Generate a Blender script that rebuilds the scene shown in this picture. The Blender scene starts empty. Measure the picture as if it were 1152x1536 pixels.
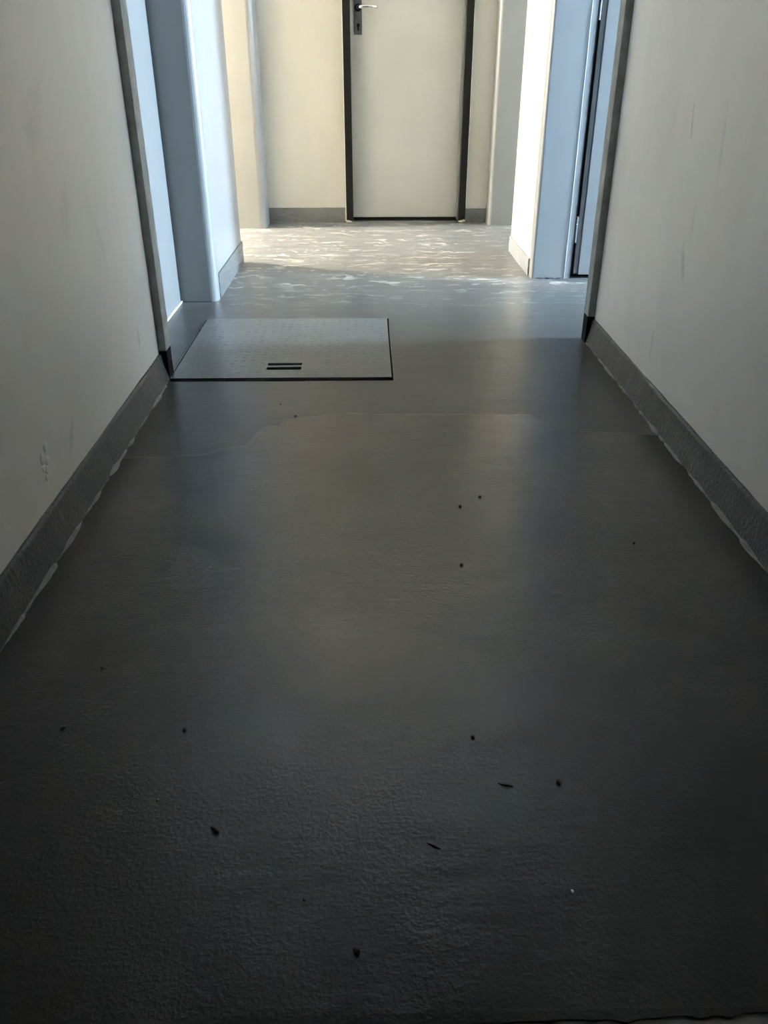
import bpy, bmesh, math, random
from mathutils import Vector, Matrix

random.seed(7)
C = bpy.context.scene.collection
scene = bpy.context.scene

# ------------------------------------------------------------------ camera
PITCH, YAW, FPX = math.radians(28.73), math.radians(1.067), 1224.0
cam_data = bpy.data.cameras.new('camera')
cam_data.sensor_fit = 'VERTICAL'
cam_data.sensor_height = 36.0
cam_data.lens = FPX / 1536.0 * 36.0
cam_data.clip_start = 0.02
cam = bpy.data.objects.new('camera', cam_data)
C.objects.link(cam)
cam.location = (0, 0, 0.85)
cam.rotation_euler = (math.pi / 2 - PITCH, 0, -YAW)
scene.camera = cam

# ------------------------------------------------------------------ world, lights, exposure
world = bpy.data.worlds.new('World')
scene.world = world
world.use_nodes = True
bg = world.node_tree.nodes['Background']
bg.inputs[0].default_value = (0.55, 0.72, 1.0, 1)
bg.inputs[1].default_value = 0.6

def area(name, loc, direction, w, h, power, col, spread=180):
    l = bpy.data.lights.new(name, 'AREA')
    l.shape = 'RECTANGLE'; l.size = w; l.size_y = h
    l.energy = power; l.color = col; l.spread = math.radians(spread)
    o = bpy.data.objects.new(name, l); C.objects.link(o)
    o.location = loc
    o.rotation_euler = Vector(direction).to_track_quat('-Z', 'Z').to_euler()
    return o

# daylight through the window of the side room on the right, and through the two windows
# at the ends of the cross corridor (all round the corner, out of view)
area('side_room_daylight', (5.02, 3.14, 1.25), (-1, 0, 0), 0.54, 2.3, 1750, (0.55, 0.765, 1.0))
area('cross_corridor_right_daylight', (3.02, 4.93, 1.30), (-1, 0, 0), 0.36, 2.2, 290, (0.55, 0.765, 1.0))
area('cross_corridor_left_daylight', (-2.62, 4.94, 1.30), (1, 0, 0), 0.20, 2.2, 2250, (1.0, 0.92, 0.77))
vs = scene.view_settings
vs.view_transform = 'Standard'; vs.look = 'None'; vs.gamma = 1; vs.use_curve_mapping = False
vs.exposure = 1.30
scene.cycles.max_bounces = 16
scene.cycles.diffuse_bounces = 12
scene.cycles.glossy_bounces = 6

# ------------------------------------------------------------------ materials
def new_mat(name):
    m = bpy.data.materials.new(name); m.use_nodes = True
    nt = m.node_tree
    return m, nt, nt.nodes['Principled BSDF']

def node(nt, kind, **kw):
    n = nt.nodes.new(kind)
    for k, v in kw.items():
        if hasattr(n, k): setattr(n, k, v)
        else: n.inputs[k].default_value = v
    return n

def noise(nt, co, scale, detail=4, rough=0.55, stretch=None):
    if stretch:
        mp = node(nt, 'ShaderNodeMapping'); mp.inputs['Scale'].default_value = stretch
        nt.links.new(co, mp.inputs[0]); co = mp.outputs[0]
    n = node(nt, 'ShaderNodeTexNoise', Scale=scale, Detail=detail, Roughness=rough)
    nt.links.new(co, n.inputs['Vector'])
    return n.outputs[0]

def ramp(nt, src, stops):
    r = node(nt, 'ShaderNodeValToRGB'); e = r.color_ramp.elements
    while len(e) < len(stops): e.new(0.5)
    for el, (p, c) in zip(e, stops):
        el.position = p; el.color = c if len(c) == 4 else (*c, 1)
    nt.links.new(src, r.inputs[0]); return r.outputs[0]

def math_n(nt, op, a, b=None, clamp=False):
    n = node(nt, 'ShaderNodeMath', operation=op); n.use_clamp = clamp
    for i, v in enumerate((a, b)):
        if v is None: continue
        if isinstance(v, (int, float)): n.inputs[i].default_value = v
        else: nt.links.new(v, n.inputs[i])
    return n.outputs[0]

def bump(nt, bsdf, h, strength, dist):
    b = node(nt, 'ShaderNodeBump', Strength=strength, Distance=dist)
    nt.links.new(h, b.inputs['Height']); nt.links.new(b.outputs[0], bsdf.inputs['Normal'])

def mix(nt, fac, a, b):
    m = node(nt, 'ShaderNodeMix', data_type='RGBA')
    for v, i in ((fac, 0), (a, 6), (b, 7)):
        if isinstance(v, (int, float, tuple)): m.inputs[i].default_value = v if not isinstance(v, tuple) or len(v) == 4 else (*v, 1)
        else: nt.links.new(v, m.inputs[i])
    return m.outputs[2]

def plain(name, col, rough=0.5, metal=0.0, var=0.08, scale=30, bstr=0.15, bdist=0.001, spec=0.5):
    m, nt, b = new_mat(name)
    co = node(nt, 'ShaderNodeTexCoord').outputs['Object']
    n = noise(nt, co, scale)
    lo = tuple(c * (1 - var) for c in col); hi = tuple(min(1, c * (1 + var)) for c in col)
    nt.links.new(ramp(nt, n, [(0.3, lo), (0.7, hi)]), b.inputs['Base Color'])
    b.inputs['Roughness'].default_value = rough; b.inputs['Metallic'].default_value = metal
    b.inputs['Specular IOR Level'].default_value = spec
    if bstr: bump(nt, b, noise(nt, co, scale * 5), bstr, bdist)
    return m

def wall_paint(name, col, marks=(), rough=0.36):
    """white wall paint: faint roller streaks, grime clouds and scuffs (y, z, half length, half width, tilt)"""
    m, nt, b = new_mat(name)
    co = node(nt, 'ShaderNodeTexCoord').outputs['Object']
    cloud = noise(nt, co, 3.0, 5, 0.6, (1, 1, 0.45))
    c = ramp(nt, cloud, [(0.3, tuple(x * 0.90 for x in col)), (0.55, col), (0.8, tuple(min(1, x * 1.03) for x in col))])
    if marks:
        sep = node(nt, 'ShaderNodeSeparateXYZ'); nt.links.new(co, sep.inputs[0])
        wob = math_n(nt, 'MULTIPLY', math_n(nt, 'SUBTRACT', noise(nt, co, 60, 3), 0.5), 1.6)
        tot = None
        for (y, z, a, w, t, s) in marks:
            dy = math_n(nt, 'SUBTRACT', sep.outputs[1], y); dz = math_n(nt, 'SUBTRACT', sep.outputs[2], z)
            ct, st = math.cos(t), math.sin(t)
            u = math_n(nt, 'ADD', math_n(nt, 'MULTIPLY', dy, ct / a), math_n(nt, 'MULTIPLY', dz, st / a))
            v = math_n(nt, 'SUBTRACT', math_n(nt, 'MULTIPLY', dz, ct / w), math_n(nt, 'MULTIPLY', dy, st / w))
            r2 = math_n(nt, 'ADD', math_n(nt, 'MULTIPLY', u, u), math_n(nt, 'MULTIPLY', v, v))
            k = math_n(nt, 'SUBTRACT', 1.0, math_n(nt, 'ADD', r2, wob), clamp=True)
            k = math_n(nt, 'MULTIPLY', k, s)
            tot = k if tot is None else math_n(nt, 'MAXIMUM', tot, k)
        c = mix(nt, tot, c, tuple(x * 0.35 for x in col))
    nt.links.new(c, b.inputs['Base Color'])
    b.inputs['Roughness'].default_value = rough
    h = math_n(nt, 'ADD', noise(nt, co, 14, 4, 0.6, (1, 1, 0.35)), math_n(nt, 'MULTIPLY', noise(nt, co, 160, 2), 0.12))
    bump(nt, b, h, 0.2, 0.003)
    return m

WHITE = (0.90, 0.85, 0.785)
M_wall = wall_paint('white_wall_paint', WHITE)
M_wall_l = wall_paint('white_wall_paint_left', WHITE, [(2.221, .19, .035, .012, 1.4, .35), (1.82, .58, .07, .03, 1.2, .12),
                      (1.75, .77, .09, .04, .8, .12), (1.616, .154, .05, .012, .9, .25), (2.03, .47, .02, .07, .3, .10)])
M_wall_r = wall_paint('white_wall_paint_right', WHITE, [(2.144, .734, .05, .006, 1.35, .45), (2.05, .42, .055, .014, 1.1, .30),
                      (2.03, .52, .05, .012, 1.5, .15), (2.175, .179, .05, .012, 1.5, .20), (1.94, .70, .09, .012, 1.45, .14)])
M_cream = wall_paint('cream_wall_paint', (0.58, 0.545, 0.455))
M_endwall = wall_paint('cream_end_wall_paint', (0.56, 0.545, 0.495))
M_room = wall_paint('bounce_cut_wall_paint', (0.27, 0.29, 0.32))  # unseen side room walls, darkened to cut bounce onto the door faces
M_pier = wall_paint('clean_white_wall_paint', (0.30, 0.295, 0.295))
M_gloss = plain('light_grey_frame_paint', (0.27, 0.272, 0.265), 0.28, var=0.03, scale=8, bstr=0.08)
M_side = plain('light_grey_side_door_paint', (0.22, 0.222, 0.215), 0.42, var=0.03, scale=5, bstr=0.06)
M_ceil = wall_paint('grey_ceiling_paint', (0.50, 0.49, 0.465))  # unseen ceiling, greyed to keep bounce light off the near floor
M_shade = plain('bounce_absorbing_paint', (0.10, 0.10, 0.10), 0.8, bstr=0.1)
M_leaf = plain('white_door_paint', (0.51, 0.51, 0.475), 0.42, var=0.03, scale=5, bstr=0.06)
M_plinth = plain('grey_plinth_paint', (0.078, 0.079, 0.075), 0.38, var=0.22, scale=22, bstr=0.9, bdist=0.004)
M_plinth_halflit = plain('plinth_paint_half_lit', (0.15, 0.155, 0.152), 0.36, var=0.12, scale=22, bstr=0.6, bdist=0.003)  # same grey plinth paint, lightened to stand for the light on it
M_plinth_lit = plain('plinth_paint_lit', (0.28, 0.29, 0.30), 0.36, var=0.12, scale=22, bstr=0.6, bdist=0.003)  # plinth paint again, with the sunlight on the right pier in its colour
M_bead = plain('worn_grey_sealant', (0.17, 0.168, 0.155), 0.4, var=0.3, scale=35, bstr=0.7, bdist=0.003)
M_lip = plain('plaster_with_shade', (0.33, 0.33, 0.305), 0.7, var=0.25, scale=18, bstr=0.5, bdist=0.003)  # shade on the camera-facing wall ends is put into this grey
M_black = plain('black_frame_paint', (0.010, 0.010, 0.0095), 0.45, var=0.2, bstr=0.2, spec=0.2)
M_rubber = plain('black_rubber', (0.008, 0.008, 0.008), 0.8, bstr=0.0, spec=0.2)
M_fill = plain('dark_grey_fill', (0.12, 0.12, 0.115), 0.6, var=0.1, bstr=0.1)
M_silver = plain('dull_silver_strip', (0.20, 0.21, 0.20), 0.35, 0.0, var=0.1, bstr=0.1)
M_plate = plain('dark_grey_metal', (0.16, 0.165, 0.16), 0.4, 0.7, var=0.1, bstr=0.1)
M_chrome = plain('polished_chrome', (0.85, 0.85, 0.84), 0.08, 1.0, var=0.02, bstr=0.0)
M_hinge = plain('zinc_hinge', (0.13, 0.135, 0.13), 0.5, 0.2, var=0.12, bstr=0.1)
M_putty = plain('cream_filler', (0.62, 0.58, 0.47), 0.7, var=0.12, scale=60, bstr=0.5, bdist=0.002)
M_conc = plain('bare_concrete', (0.30, 0.285, 0.27), 0.85, var=0.2, scale=25, bstr=0.6, bdist=0.002)
M_grit = plain('black_grit', (0.012, 0.011, 0.010), 0.8, var=0.3, bstr=0.0)
M_chip = plain('white_paint_crumb', (0.7, 0.7, 0.66), 0.7, var=0.1, bstr=0.0)
M_dark = plain('dark_pit', (0.012, 0.012, 0.012), 0.9, bstr=0.0, spec=0.1)

def floor_paint(name, patch=True, tread=False):
    m, nt, b = new_mat(name)
    co = node(nt, 'ShaderNodeTexCoord').outputs['Object']
    sep = node(nt, 'ShaderNodeSeparateXYZ'); nt.links.new(co, sep.inputs[0])
    c1 = ramp(nt, noise(nt, co, 2.2, 5, 0.6), [(0.3, (0.026, 0.0265, 0.0255)), (0.7, (0.034, 0.0345, 0.033))])
    fine = noise(nt, co, 150, 4, 0.6)
    brush = noise(nt, co, 16, 5, 0.65, (0.35, 1.2, 1))
    wave = noise(nt, co, 5, 3, 0.5)
    h = math_n(nt, 'ADD', math_n(nt, 'MULTIPLY', math_n(nt, 'MULTIPLY', fine, 1.1), math_n(nt, 'MULTIPLY', math_n(nt, 'SUBTRACT', wave, 0.28), 1.8, clamp=True)), math_n(nt, 'ADD', math_n(nt, 'MULTIPLY', brush, 0.7), math_n(nt, 'MULTIPLY', wave, 1.2)))
    rgh = math_n(nt, 'ADD', 0.31, math_n(nt, 'MULTIPLY', noise(nt, co, 7, 4, 0.6, (0.5, 1.3, 1)), 0.06))
    far_lit = math_n(nt, 'MULTIPLY', math_n(nt, 'SUBTRACT', sep.outputs[1], 2.68), 0.75, clamp=True)  # window light on the far floor put into the paint colour, brush-broken
    far_lit = math_n(nt, 'MULTIPLY', far_lit, math_n(nt, 'ADD', 0.12, math_n(nt, 'MULTIPLY', brush, 0.42)))
    c1 = mix(nt, far_lit, c1, (0.42, 0.42, 0.41))
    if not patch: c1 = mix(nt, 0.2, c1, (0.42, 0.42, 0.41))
    if patch:
        # edge of the second coat, which ends along a ragged brushed line across the corridor
        fc = node(nt, 'ShaderNodeFloatCurve')
        pts = [(-.613, 1.84), (-.423, 1.855), (-.363, 1.894), (-.318, 1.908), (-.298, 1.987), (-.280, 2.034), (-.244, 2.040), (-.236, 2.082),
               (-.156, 2.10), (-.053, 2.130), (-.03, 2.118), (.158, 2.114), (.440, 2.106), (.462, 2.06), (.470, 2.0), (.573, 1.984), (.755, 1.96)]
        x0, x1, y0, y1 = -.613, .755, 1.8, 2.2
        cv = fc.mapping.curves[0]
        P = [((x - x0) / (x1 - x0), (y - y0) / (y1 - y0)) for x, y in pts]
        cv.points[0].location = P[0]; cv.points[1].location = P[-1]
        for p in P[1:-1]: cv.points.new(*p)
        for p in cv.points: p.handle_type = 'VECTOR'
        fc.mapping.update()
        nt.links.new(math_n(nt, 'DIVIDE', math_n(nt, 'SUBTRACT', sep.outputs[0], x0), x1 - x0, clamp=True), fc.inputs['Value'])
        edge = math_n(nt, 'ADD', math_n(nt, 'MULTIPLY', fc.outputs[0], y1 - y0), y0)
        edge = math_n(nt, 'ADD', edge, math_n(nt, 'MULTIPLY', math_n(nt, 'SUBTRACT', noise(nt, co, 40, 3), 0.5), 0.02))
        d = math_n(nt, 'SUBTRACT', edge, sep.outputs[1])
        msk = math_n(nt, 'MULTIPLY', d, 220.0, clamp=True)
        h = math_n(nt, 'ADD', h, math_n(nt, 'MULTIPLY', msk, 0.5))
        c1 = mix(nt, msk, c1, ramp(nt, noise(nt, co, 2.2, 5, 0.6), [(0.3, (0.027, 0.027, 0.0255)), (0.7, (0.036, 0.0355, 0.0335))]))
        rgh = math_n(nt, 'SUBTRACT', rgh, math_n(nt, 'MULTIPLY', msk, 0.104))
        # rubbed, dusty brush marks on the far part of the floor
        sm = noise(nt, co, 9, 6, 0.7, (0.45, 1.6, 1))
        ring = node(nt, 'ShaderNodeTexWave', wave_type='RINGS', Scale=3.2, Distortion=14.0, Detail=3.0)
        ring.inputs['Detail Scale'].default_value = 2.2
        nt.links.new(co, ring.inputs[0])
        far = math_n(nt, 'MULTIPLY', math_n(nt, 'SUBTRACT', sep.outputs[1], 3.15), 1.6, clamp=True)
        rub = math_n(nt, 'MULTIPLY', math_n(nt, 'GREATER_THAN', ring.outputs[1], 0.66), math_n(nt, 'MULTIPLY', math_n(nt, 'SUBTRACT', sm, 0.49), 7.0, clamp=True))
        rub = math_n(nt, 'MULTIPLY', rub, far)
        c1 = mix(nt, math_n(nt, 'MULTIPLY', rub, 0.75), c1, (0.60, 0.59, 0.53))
    nt.links.new(c1, b.inputs['Base Color'])
    nt.links.new(rgh, b.inputs['Roughness'])
    b.inputs['IOR'].default_value = 1.58
    bump(nt, b, h, 0.40, 0.004)
    return m

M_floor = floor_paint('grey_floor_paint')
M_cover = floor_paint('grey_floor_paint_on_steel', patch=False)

# ------------------------------------------------------------------ geometry helpers
def obj(name, bm, mat, parent=None, smooth=False):
    me = bpy.data.meshes.new(name)
    bmesh.ops.recalc_face_normals(bm, faces=bm.faces)
    bm.to_mesh(me); bm.free()
    me.materials.append(mat)
    if smooth:
        for p in me.polygons: p.use_smooth = True
    o = bpy.data.objects.new(name, me); C.objects.link(o)
    if parent:
        o.parent = parent
        o.matrix_parent_inverse = Matrix.Translation(parent.location).inverted()
    return o

def empty(name, loc):
    o = bpy.data.objects.new(name, None); C.objects.link(o); o.location = loc
    o.empty_display_size = 0.05
    return o

def tag(o, label=None, cat=None, group=None, kind=None):
    if label: o['label'] = label
    if cat: o['category'] = cat
    if group: o['group'] = group
    if kind: o['kind'] = kind
    return o

def struct(o, label): return tag(o, label, None, None, 'structure')

def add_box(bm, x0, x1, y0, y1, z0, z1, bev=0.0, seg=2):
    r = bmesh.ops.create_cube(bm, size=1)
    for v in r['verts']:
        v.co = Vector(((x0 + x1) / 2 + v.co.x * (x1 - x0), (y0 + y1) / 2 + v.co.y * (y1 - y0), (z0 + z1) / 2 + v.co.z * (z1 - z0)))
    if bev:
        es = list({e for v in r['verts'] for e in v.link_edges})
        bmesh.ops.bevel(bm, geom=es, offset=bev, segments=seg, affect='EDGES', profile=0.5)

def box(name, x0, x1, y0, y1, z0, z1, mat, parent=None, bev=0.0, seg=2):
    bm = bmesh.new(); add_box(bm, x0, x1, y0, y1, z0, z1, bev, seg)
    return obj(name, bm, mat, parent)

def boxes(name, L, mat, parent=None, bev=0.0):
    bm = bmesh.new()
    for b in L: add_box(bm, *b, bev)
    return obj(name, bm, mat, parent)

def slab(name, xs, ys, holes, z0, z1, mat, parent=None, wobble=None):
    """a plate on an x/y grid; cells in `holes` are left open, with walls down the openings"""
    bm = bmesh.new(); nx, ny = len(xs), len(ys)
    def grid(z): return [[bm.verts.new((x, y + (wobble(x, y) if wobble else 0), z)) for y in ys] for x in xs]
    T, B = grid(z1), grid(z0)
    solid = lambda i, j: 0 <= i < nx - 1 and 0 <= j < ny - 1 and (i, j) not in holes
    for i in range(nx - 1):
        for j in range(ny - 1):
            if not solid(i, j): continue
            bm.faces.new((T[i][j], T[i + 1][j], T[i + 1][j + 1], T[i][j + 1]))
            bm.faces.new((B[i][j], B[i][j + 1], B[i + 1][j + 1], B[i + 1][j]))
            for (a, b, di, dj) in (((i, j), (i + 1, j), 0, -1), ((i + 1, j), (i + 1, j + 1), 1, 0), ((i + 1, j + 1), (i, j + 1), 0, 1), ((i, j + 1), (i, j), -1, 0)):
                if not solid(i + di, j + dj):
                    bm.faces.new((T[a[0]][a[1]], B[a[0]][a[1]], B[b[0]][b[1]], T[b[0]][b[1]]))
    for v in [v for v in bm.verts if not v.link_faces]: bm.verts.remove(v)
    return obj(name, bm, mat, parent)

def prism(name, poly, z0, z1, mat, parent=None, smooth=False):
    bm = bmesh.new()
    b = [bm.verts.new((x, y, z0)) for x, y in poly]; t = [bm.verts.new((x, y, z1)) for x, y in poly]
    bm.faces.new(b[::-1]); bm.faces.new(t)
    for i in range(len(poly)):
        j = (i + 1) % len(poly); bm.faces.new((b[i], b[j], t[j], t[i]))
    return obj(name, bm, mat, parent)

def rounded(x0, x1, y0, y1, radii, n=6):
    """rectangle polygon; radii for corners (x0,y0),(x1,y0),(x1,y1),(x0,y1)"""
    cs = [((x0, y0), 180), ((x1, y0), 270), ((x1, y1), 0), ((x0, y1), 90)]; out = []
    for ((x, y), a0), r in zip(cs, radii):
        if r <= 0: out.append((x, y)); continue
        cx = x + r if x == x0 else x - r; cy = y + r if y == y0 else y - r
        for k in range(n + 1):
            a = math.radians(a0 + 90 * k / n); out.append((cx + r * math.cos(a), cy + r * math.sin(a)))
    return out

def sweep(name, path_pts, profile, mat, parent=None):
    """profile(i, p) -> list of points for station i; stations joined into a strip"""
    bm = bmesh.new(); rows = [[bm.verts.new(q) for q in profile(i, p)] for i, p in enumerate(path_pts)]
    for a, b in zip(rows, rows[1:]):
        for k in range(len(a) - 1): bm.faces.new((a[k], a[k + 1], b[k + 1], b[k]))
    bm.faces.new(rows[0]); bm.faces.new(rows[-1][::-1])
    return obj(name, bm, mat, parent, smooth=False)

def tube_bm(bm, pts, rad, n=12):
    rows = []
    for i, p in enumerate(pts):
        p = Vector(p); a = Vector(pts[max(0, i - 1)]); b = Vector(pts[min(len(pts) - 1, i + 1)])
        t = (b - a).normalized(); s = t.cross(Vector((0, 0, 1)))
        s = s.normalized() if s.length > 1e-4 else Vector((1, 0, 0)); u = s.cross(t)
        r = rad[i] if isinstance(rad, (list, tuple)) else rad
        rows.append([bm.verts.new(p + (s * math.cos(2 * math.pi * k / n) + u * math.sin(2 * math.pi * k / n)) * r) for k in range(n)])
    for a, b in zip(rows, rows[1:]):
        for k in range(n): bm.faces.new((a[k], a[(k + 1) % n], b[(k + 1) % n], b[k]))
    bm.faces.new(rows[0][::-1]); bm.faces.new(rows[-1])

def lump(bm, c, r, squash=(1, 1, 1), jit=0.25, sub=1):
    g = bmesh.ops.create_icosphere(bm, subdivisions=sub, radius=1)
    for v in g['verts']:
        k = 1 + random.uniform(-jit, jit)
        v.co = Vector((c[0] + v.co.x * r * squash[0] * k, c[1] + v.co.y * r * squash[1] * k, c[2] + v.co.z * r * squash[2] * k))

# ------------------------------------------------------------------ the shell
H = 2.6
# floor: one painted screed with the opening for the inspection cover
fx = [-2.75, -.765, -.625, .078, .9, 5.1]; fy = [.484, 2.388, 3.088, 5.45]
def near_edge(x, y): return 0
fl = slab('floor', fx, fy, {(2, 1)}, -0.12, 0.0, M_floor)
struct(fl, 'dark grey painted floor running down the corridor to the far door')
# ragged end of the grey paint against the bare screed nearest the camera
bm = bmesh.new()
xs = [-.62 + i * (1.38 / 90) for i in range(91)]
ed = [.473 + .016 * x - .0025 * random.random() - (.004 if random.random() < .12 else 0) for x in xs]
top = [bm.verts.new((x, .4845, .0)) for x in xs]; low = [bm.verts.new((x, e, -.0005)) for x, e in zip(xs, ed)]; dn = [bm.verts.new((x, e, -.0045)) for x, e in zip(xs, ed)]
for i in range(90):
    bm.faces.new((top[i], top[i + 1], low[i + 1], low[i])); bm.faces.new((low[i], low[i + 1], dn[i + 1], dn[i]))
obj('paint_edge', bm, M_floor, fl)
struct(box('trim_1', -2.1, 2.1, -2.5, .4835, -.12, -.003, M_conc), 'bare lighter screed showing past the end of the grey floor paint')

struct(box('ceiling', -2.75, 5.15, .35, 5.5, H, H + .1, M_ceil), 'grey ceiling over the corridor')
wl = struct(box('wall_left', -.757, -.637, .36, 2.41, -.12, H, M_wall_l), 'long scuffed white wall on the left of the corridor')
wr = struct(box('wall_right', .777, .9, .36, 2.77, -.12, H, M_wall_r), 'long scuffed white wall on the right of the corridor')
struct(boxes('wall_back', [(-2.1, 2.2, -2.6, -2.5, -.12, H), (-2.2, -2.1, -2.6, .36, -.12, H), (2.1, 2.2, -2.6, .36, -.12, H), (-2.1, 2.1, -2.5, .36, H, H + .1),
                           (-2.1, -.757, .26, .36, -.12, H), (.9, 2.1, .26, .36, -.12, H), (-.757, .9, .26, .36, 2.1, H)], M_shade), 'unseen dark room added behind the camera to absorb bounce light')  # added room, painted dark to soak up bounce near the camera
# blistered paint low on the left wall
for (y, z, r) in [(1.452, .178, .009), (1.472, .165, .008), (1.462, .15, .007), (1.448, .158, .006), (1.475, .192, .008), (1.455, .137, .006)]:
    bm = bmesh.new(); lump(bm, (-.637, y, z), r * 1.3, (.2, 1, 1), .1, 2); obj('paint_blister', bm, M_wall, wl, True)

# projecting end lips of both corridor walls
def lip(name, x0, x1, y0, y1, label, side):
    o = struct(box(name, x0, x1, y0, y1, 0, H, M_lip, None, .002), label)
    a, b = (x0 + .1, x1 + .0015) if side > 0 else (x0 - .0015, x1 - .1)
    box('painted_foot', a, b, y0 - .0015, y1 - .01, 0.0, .09, M_rubber, o)
    return o
lip('trim_2', -.80, -.614, 2.411, 2.475, 'plaster edge ending the left corridor wall, its shade painted in grey', 1)
lip('trim_3', .753, .9, 2.771, 2.83, 'plaster edge ending the right corridor wall, its shade painted in grey', -1)

# skirtings
def skirting(name, wallx, sgn, y0, y1, top, proud, label, bead=True):
    n = int((y1 - y0) / .02); ys = [y0 + (y1 - y0) * i / n for i in range(n + 1)]
    ph = [random.uniform(0, 6) for _ in range(6)]
    def wob(y, a): return a * (math.sin(y * 9 + ph[0]) + .6 * math.sin(y * 23 + ph[1]) + .5 * math.sin(y * 57 + ph[2])) / 2 + random.uniform(-a, a) * .2
    def prof(i, y):
        t = top + wob(y, .0012); w = wob(y, .0012)
        return [(wallx - sgn * .004, y, t), (wallx + sgn * .005, y, t), (wallx + sgn * (.008 + w), y, t - .006), (wallx + sgn * (proud * .6 + w), y, t * .5 + random.uniform(-.0005, .0005)),
                (wallx + sgn * (proud * .85 + w + random.uniform(-.0003, .0003)), y, .018), (wallx + sgn * (proud + w), y, 0.001), (wallx - sgn * .004, y, 0.001)]
    o = struct(sweep(name, ys, prof, M_plinth), label)
    if bead:
        # sealant bead along the foot, broken in places
        runs, y = [], y0
        while y < y1 - .08:
            l = random.uniform(.12, .5); runs.append((y, min(y + l, y1))); y += l + random.choice((.004, .01, .02))
        for a, b in runs:
            m = max(3, int((b - a) / .015)); yy = [a + (b - a) * k / m for k in range(m + 1)]
            def pb(i, y):
                r = (.0045 + .0014 * math.sin(y * 13 + ph[3]) + .0018 * math.sin(y * 41 + ph[4]) + random.uniform(-.0012, .0012)) * (1 if 0 < i < m else .35)
                bx = wallx + sgn * (proud * .9 + wob(y, .001))
                return [(bx - sgn * .004, y, .0005), (bx - sgn * .003, y, r * 1.15), (bx + sgn * r * .5, y, r * .75), (bx + sgn * r * 1.1, y, r * .2), (bx + sgn * r * 1.5, y, .0005)]
            sweep('sealant_bead', yy, pb, M_bead, o)
    return o
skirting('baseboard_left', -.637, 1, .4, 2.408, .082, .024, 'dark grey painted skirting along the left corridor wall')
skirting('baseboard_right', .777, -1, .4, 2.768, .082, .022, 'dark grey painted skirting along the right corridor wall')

# left recess with the side door
struct(box('wall_left_recess', -.87, -.80, 2.30, 3.45, 0, H, M_wall), 'wall behind the side door in the left recess')
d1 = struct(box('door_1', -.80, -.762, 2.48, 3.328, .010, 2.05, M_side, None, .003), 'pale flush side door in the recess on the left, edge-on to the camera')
box('door_gap', -.80, -.768, 3.326, 3.352, 0, 2.06, M_rubber, d1)
box('sill_bead', -.772, -.757, 2.476, 3.34, 0, .009, M_putty, d1, .003)
box('lintel', -.80, -.64, 2.476, 3.35, 2.06, H, M_wall, d1)
tr = struct(prism('trim_4', rounded(-.80, -.614, 3.352, 3.405, (0, .030, .006, 0)), 0, H, M_gloss), 'rounded white steel door frame post on the left')
boxes('floor_joint', [(-.775, -.640, 3.347, 3.353, 0, .004), ], M_fill, tr)
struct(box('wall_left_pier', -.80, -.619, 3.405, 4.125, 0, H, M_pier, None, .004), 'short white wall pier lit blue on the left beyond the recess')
def flat_skirting(name, x0, x1, y0, y1, top, label, mat=M_plinth_halflit):
    bm = bmesh.new(); add_box(bm, x0, x1, y0, y1, 0.0, top)
    bmesh.ops.subdivide_edges(bm, edges=bm.edges, cuts=7, use_grid_fill=True)
    for v in bm.verts:
        v.co += Vector([random.uniform(-.0012, .0012) for _ in range(3)])
        v.co.z = max(v.co.z, 0.0005)
    return struct(obj(name, bm, mat), label)
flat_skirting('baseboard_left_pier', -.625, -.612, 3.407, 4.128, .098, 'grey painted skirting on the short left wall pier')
struct(box('wall_left_cross', -2.75, -.80, 4.02, 4.12, 0, H, M_cream), 'near wall of the cross corridor on the left')

# right: side room wall with door, and the pier
struct(prism('trim_7', rounded(.735, .885, 3.74, 3.80, (.012, 0, 0, 0)), 0, H, M_gloss), 'light grey steel door frame post on the right')
struct(prism('wall_right_pier', rounded(.735, .885, 3.80, 4.365, (0, 0, 0, .010)), 0, H, M_cream), 'short cream wall pier on the right, brightly lit on its left side')
flat_skirting('baseboard_right_pier', .729, .738, 3.80, 4.368, .076, 'grey skirting, painted paler as if sunlit, on the short right wall pier', M_plinth_lit)
struct(boxes('wall_right_room', [(.885, 1.80, 3.80, 3.90, 2.06, H), (1.80, 5.1, 3.74, 3.90, 0, H), (.885, .895, 3.76, 3.90, 0, 2.06)], M_wall), 'wall of the side room on the right around the hinged door')
struct(box('wall_right_room_near', .9, 5.1, 1.60, 1.70, 0, H, M_room), 'near wall of the side room on the right')
struct(box('wall_right_cross', .885, 4.1, 4.26, 4.36, 0, H, M_cream), 'near wall of the cross corridor on the right')
boxes_r = [(5.0, 5.1, 1.70, 2.82, 0, H), (5.0, 5.1, 3.46, 3.74, 0, H), (5.0, 5.1, 2.82, 3.46, 0, .08), (5.0, 5.1, 2.82, 3.46, 2.42, H)]
struct(boxes('wall_right_window', boxes_r, M_room), 'window wall at the end of the side room on the right')

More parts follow.
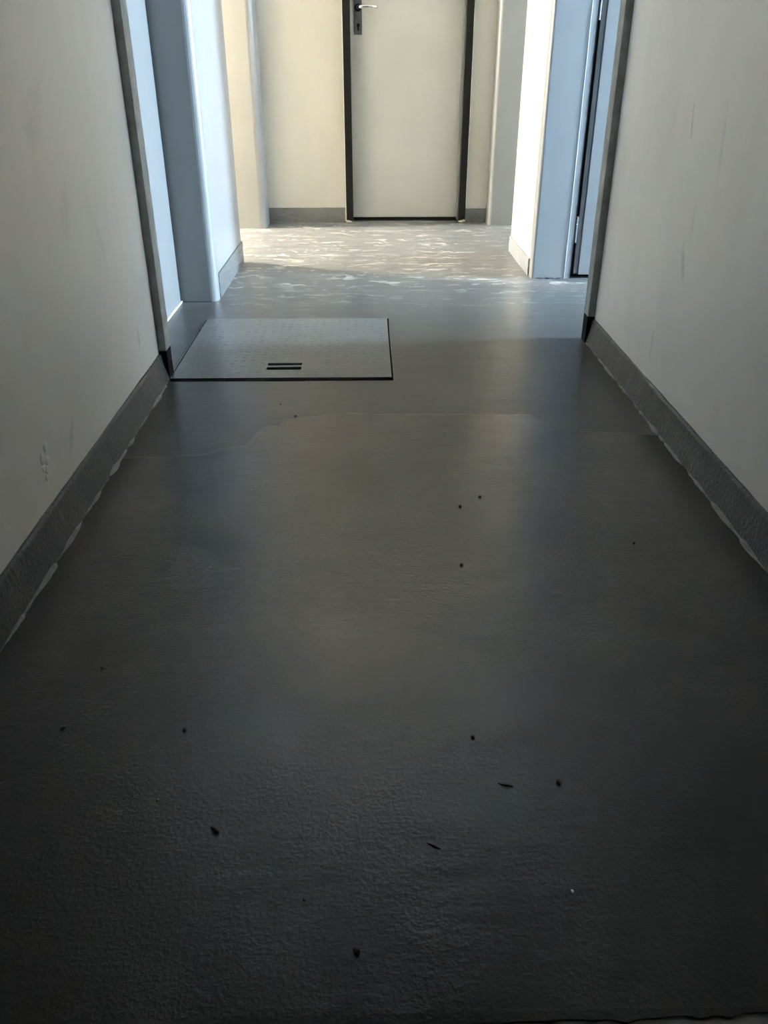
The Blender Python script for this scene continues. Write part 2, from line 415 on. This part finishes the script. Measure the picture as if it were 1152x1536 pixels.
d2 = struct(box('door_2', .948, 1.78, 3.745, 3.785, .015, 2.05, M_side, None, .003), 'pale blue-lit door leaf on the right seen past the corridor wall')
box('door_frame', .8865, .911, 3.7395, 3.84, 0, 2.06, M_gloss, d2, .001)
box('frame_bead', .8850, .8872, 3.7375, 3.742, 0, 2.06, M_chip, d2, .001)
box('leaf_edge', .9275, .948, 3.752, 3.79, .018, 2.05, M_fill, d2, .002)  # leaf edge lies in shade; the dark grey carries that shade
box('door_rebate', .911, 1.80, 3.795, 3.80, 0, 2.06, M_rubber, d2)
box('threshold_gap', .911, 1.80, 3.746, 3.795, 0, .004, M_rubber, d2)
box('gap_liner', .911, .914, 3.738, 3.80, 0, 2.06, M_rubber, d2)
def hinge(z0, z1):
    bm = bmesh.new(); tube_bm(bm, [(.9195, 3.748, z0), (.9195, 3.748, z1)], .006)
    h = obj('hinge', bm, M_hinge, d2)
    box('hinge_pin', .914, .926, 3.742, 3.752, (z0 + z1) / 2 + .022, (z0 + z1) / 2 + .026, M_chrome, h)
hinge(.155, .265); hinge(1.005, 1.12); hinge(1.75, 1.86)
# crumbling foot of the frame and pier
for (x, y, w) in [(.775, 3.737, .03), (.82, 3.736, .035), (.862, 3.736, .025)]:
    bm = bmesh.new(); lump(bm, (x, y, .003), w * .6, (1, .18, .16), .3, 2); obj('foot_filler', bm, M_fill, d2)

# cross corridor: outer ends with windows (out of view), far faces
def window(name, x, y0, y1, z0, z1, ya, yb, label):
    f = .03
    w = struct(boxes(name, [(x - .03, x + .03, y0, y0 + f, z0, z1), (x - .03, x + .03, y1 - f, y1, z0, z1), (x - .03, x + .03, y0, y1, z0, z0 + f),
                            (x - .03, x + .03, y0, y1, z1 - f, z1), (x - .02, x + .02, y0, y1, 1.60, 1.63)], M_gloss), label)
    return w
window('window_1', 4.97, 2.82, 3.46, .08, 2.42, 0, 0, 'white framed window at the end of the side room')
window('window_2', 2.97, 4.73, 5.11, .15, 2.45, 0, 0, 'white framed window at the right end of the cross corridor')
window('window_3', -2.57, 4.80, 5.05, .15, 2.45, 0, 0, 'white framed window at the left end of the cross corridor')
struct(boxes('wall_cross_left_end', [(-2.7, -2.6, 4.12, 4.80, 0, H), (-2.7, -2.6, 5.05, 5.1, 0, H), (-2.7, -2.6, 4.80, 5.05, 0, .15), (-2.7, -2.6, 4.80, 5.05, 2.45, H)], M_cream), 'left end wall of the cross corridor')
struct(boxes('wall_cross_right_end', [(3.0, 3.1, 4.36, 4.73, 0, H), (3.0, 3.1, 5.11, 5.2, 0, H), (3.0, 3.1, 4.73, 5.11, 0, .15), (3.0, 3.1, 4.73, 5.11, 2.45, H)], M_cream), 'right end wall of the cross corridor')
struct(prism('trim_5', rounded(-.79, -.602, 5.055, 5.26, (0, .035, 0, 0)), 0, H, M_gloss), 'rounded cream post on the left before the far wall')
struct(box('wall_far_left', -2.7, -.79, 5.07, 5.2, 0, H, M_cream), 'far side of the cross corridor on the left')
struct(prism('trim_6', rounded(.722, .92, 5.145, 5.26, (.022, 0, 0, 0)), 0, H, M_gloss), 'greyish white post on the right before the far wall')
struct(box('wall_far_right', .92, 3.1, 5.16, 5.26, 0, H, M_cream), 'far side of the cross corridor on the right')
wf = struct(boxes('wall_far', [(-.79, -.131, 5.255, 5.40, 0, H), (.593, .92, 5.255, 5.40, 0, H), (-.131, .593, 5.255, 5.40, 2.10, H)], M_endwall), 'cream far wall around the end door')
struct(box('wall_far_behind', -.79, .92, 5.40, 5.46, -.12, H, M_dark), 'dark space behind the end door')
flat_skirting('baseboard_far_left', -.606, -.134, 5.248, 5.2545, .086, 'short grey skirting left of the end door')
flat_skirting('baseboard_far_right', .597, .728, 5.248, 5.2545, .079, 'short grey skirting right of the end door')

# end door
d3 = struct(box('door_3', -.100, .566, 5.33, 5.37, .019, 2.05, M_leaf, None, .003), 'cream flush door with black frame closing the end of the corridor')
box('door_frame', -.131, -.090, 5.235, 5.40, .012, 2.09, M_black, d3, .003)
box('door_frame', .553, .593, 5.235, 5.40, .012, 2.09, M_black, d3, .003)
box('door_frame', -.131, .593, 5.235, 5.40, 2.05, 2.09, M_black, d3, .003)
box('frame_strip', .5440, .5535, 5.250, 5.328, .014, 2.05, M_silver, d3, .001)
box('door_gap', -.090, .553, 5.335, 5.40, 0, .019, M_rubber, d3)
box('threshold_gap', -.090, .553, 5.318, 5.336, 0, .003, M_rubber, d3)
# worn paint edge beside the left jamb
def jag(name, x, z0, z1, w):
    n = 40; zs = [z0 + (z1 - z0) * i / n for i in range(n + 1)]
    def pr(i, z):
        a = w * random.uniform(.6, 1.3); return [(x - a, 5.2525, z), (x - a, 5.2335, z), (x + a * .5, 5.2335, z), (x + a * .5, 5.2525, z)]
    sweep(name, zs, pr, M_putty if z1 < .2 else M_chip, d3)
jag('caulk_line', -.1335, .085, 2.09, .003)
jag('caulk_line', .5960, .085, 2.09, .0018)
jag('filler_edge', -.1335, .012, .085, .005)
for (x, z, r) in [(-.118, .008, .012), (-.104, .006, .009), (-.128, .012, .008), (.570, .008, .012), (.585, .012, .010), (.560, .006, .009)]:
    bm = bmesh.new(); lump(bm, (x, 5.236, z), r, (1, .6, .7), .3, 2); obj('filler_lump', bm, M_putty, d3)

# lever handle on a long backplate
hp = box('backplate', -.067, -.024, 5.322, 5.331, .998, 1.25, M_plate, d3, .002)
bm = bmesh.new(); tube_bm(bm, [(-.0455, 5.323, 1.128), (-.0455, 5.312, 1.128)], .019, 20); obj('rose', bm, M_rubber, hp)
bm = bmesh.new()
pts = [(-.0455, 5.318, 1.128), (-.0455, 5.285, 1.128), (-.042, 5.274, 1.1285), (-.032, 5.268, 1.129), (-.015, 5.266, 1.130), (.01, 5.266, 1.131), (.035, 5.268, 1.131), (.052, 5.274, 1.130), (.060, 5.283, 1.129), (.062, 5.295, 1.129)]
tube_bm(bm, pts, [.009, .009, .0095, .010, .0095, .0085, .0085, .009, .0085, .006], 14)
obj('lever', bm, M_chrome, hp, True)
bm = bmesh.new(); tube_bm(bm, [(-.0455, 5.3225, 1.044), (-.0455, 5.3205, 1.044)], .0088, 16); add_box(bm, -.0500, -.0410, 5.3205, 5.3225, 1.018, 1.044)
obj('keyhole', bm, M_rubber, hp)

# ------------------------------------------------------------------ inspection cover
mh = tag(empty('inspection_cover', (-.27, 2.74, 0)), 'square steel floor hatch cover with a slotted lifting grip, painted grey', 'hatch cover')
x0, x1, y0, y1 = -.612, .0685, 2.412, 3.081
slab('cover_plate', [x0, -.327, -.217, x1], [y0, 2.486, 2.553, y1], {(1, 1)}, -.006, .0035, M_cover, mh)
bm = bmesh.new()
rows = 22
for i in range(rows):
    for j in range(rows):
        cx = x0 + .025 + (x1 - x0 - .05) * i / (rows - 1); cy = y0 + .025 + (y1 - y0 - .05) * j / (rows - 1)
        if -.345 < cx < -.20 and 2.47 < cy < 2.57: continue
        a = math.radians(38 if (i + j) % 2 else -38) + random.uniform(-.25, .25)
        cx += random.uniform(-.003, .003); cy += random.uniform(-.003, .003)
        L, W, hh = .0150 * random.uniform(.8, 1.1), .0055, .0016 * random.uniform(.5, 1.1)
        u = Vector((math.cos(a), math.sin(a), 0)); v = Vector((-u.y, u.x, 0)); c = Vector((cx, cy, .0034))
        ring = [bm.verts.new(c + u * L * p + v * W * q) for p, q in ((-1, 0), (-.45, -.9), (.45, -.9), (1, 0), (.45, .9), (-.45, .9))]
        t1 = bm.verts.new(c + u * L * .4 + Vector((0, 0, hh))); t0 = bm.verts.new(c - u * L * .4 + Vector((0, 0, hh)))
        for f in ((ring[0], ring[1], t0), (ring[1], ring[2], t1, t0), (ring[2], ring[3], t1), (ring[3], ring[4], t1), (ring[4], ring[5], t0, t1), (ring[5], ring[0], t0)): bm.faces.new(f)
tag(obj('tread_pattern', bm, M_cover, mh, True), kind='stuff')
pit = slab('grip_recess', [-.335, -.327, -.217, -.209], [2.478, 2.486, 2.553, 2.561], {(1, 1)}, -.05, -.005, M_dark, mh)
box('recess_floor', -.335, -.209, 2.478, 2.561, -.052, -.048, M_dark, pit)
bm = bmesh.new()
for a, b, c, d in ((-.331, -.290, 2.5165, 2.5335), (-.290, -.250, 2.5185, 2.5350), (-.250, -.213, 2.5200, 2.5365)):
    add_box(bm, a, b, c, d, -.012, .0022, .0015)
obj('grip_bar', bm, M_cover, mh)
slab('frame', [-.6245, -.618, .074, .0775], [2.3885, 2.391, 3.084, 3.0875], {(1, 1)}, -.06, -.0005, M_plinth, mh)
box('pit', -.6245, .0775, 2.3885, 3.0875, -.075, -.065, M_dark, mh)
box('edge_nib', -.618, -.606, 2.935, 2.950, -.004, .0025, M_grit, mh)

# ------------------------------------------------------------------ grit on the floor
GR = [(-.205, 2.101, .0035, 'round black speck of grit just below the hatch cover, by the paint edge'),
      (-.254, 2.192, .0025, 'tiny black speck of grit closest below the hatch cover'),
      (.245, 1.615, .0032, 'black speck of grit in the shiny patch right of the middle'),
      (.196, 1.571, .0028, 'small black speck left of and below the one in the shiny patch'),
      (.175, 1.333, .0030, 'lone black speck in the middle of the floor'),
      (.533, 1.411, .0024, 'black speck of grit nearest the right skirting'),
      (-.433, 1.036, .0034, 'black speck of grit nearest the left skirting'),
      (-.452, .901, .0032, 'dark crumb low on the left edge of the floor'),
      (-.274, .895, .0030, 'black crumb among the fine paint wrinkles on the left'),
      (.144, .871, .0026, 'small black crumb in the lower middle of the floor'),
      (.250, .786, .0034, 'black crumb right of the thin dark fibre'),
      (-.284, .765, .0020, 'tiny dark crumb up and left of the long black sliver'),
      (-.020, .551, .0034, 'black crumb close to the bottom edge near the middle'),
      (-.081, .615, .0018, 'tiny crumb up and left of the bottom crumb')]
for x, y, r, lab in GR:
    bm = bmesh.new(); r *= 1.25; lump(bm, (x, y, r * .45), r, (1, 1.15, .55), .25, 1)
    tag(obj('grit_speck', bm, M_grit), lab, 'speck', 'specks of grit on the floor')
bm = bmesh.new(); lump(bm, (.232, .62, .0015), .0022, (.9, 1.3, .7), .2, 1)
tag(obj('paint_crumb', bm, M_chip), 'single white crumb on the dark floor at lower right', 'crumb')
def fibre(name, pts, r, label, cat, group=None, mat=M_grit):
    bm = bmesh.new(); tube_bm(bm, pts, [r * .5] + [r] * (len(pts) - 2) + [r * .5], 6)
    tag(obj(name, bm, mat), label, cat, group)
fibre('wood_sliver', [(-.206, .719, .0026), (-.203, .7165, .003), (-.198, .7125, .003), (-.194, .7115, .0026)], .0024, 'short bent black sliver lying on the floor at lower left', 'sliver')
fibre('dark_fibre', [(.168, .786, .001), (.174, .783, .0012), (.181, .7815, .0012), (.188, .779, .001)], .0009, 'thin dark fibre left of a black crumb', 'fibre', 'dark fibres on the floor')
fibre('dark_fibre', [(.066, .692, .001), (.071, .689, .0012), (.076, .686, .0012), (.083, .682, .001)], .0010, 'thin dark fibre low in the middle of the floor', 'fibre', 'dark fibres on the floor')
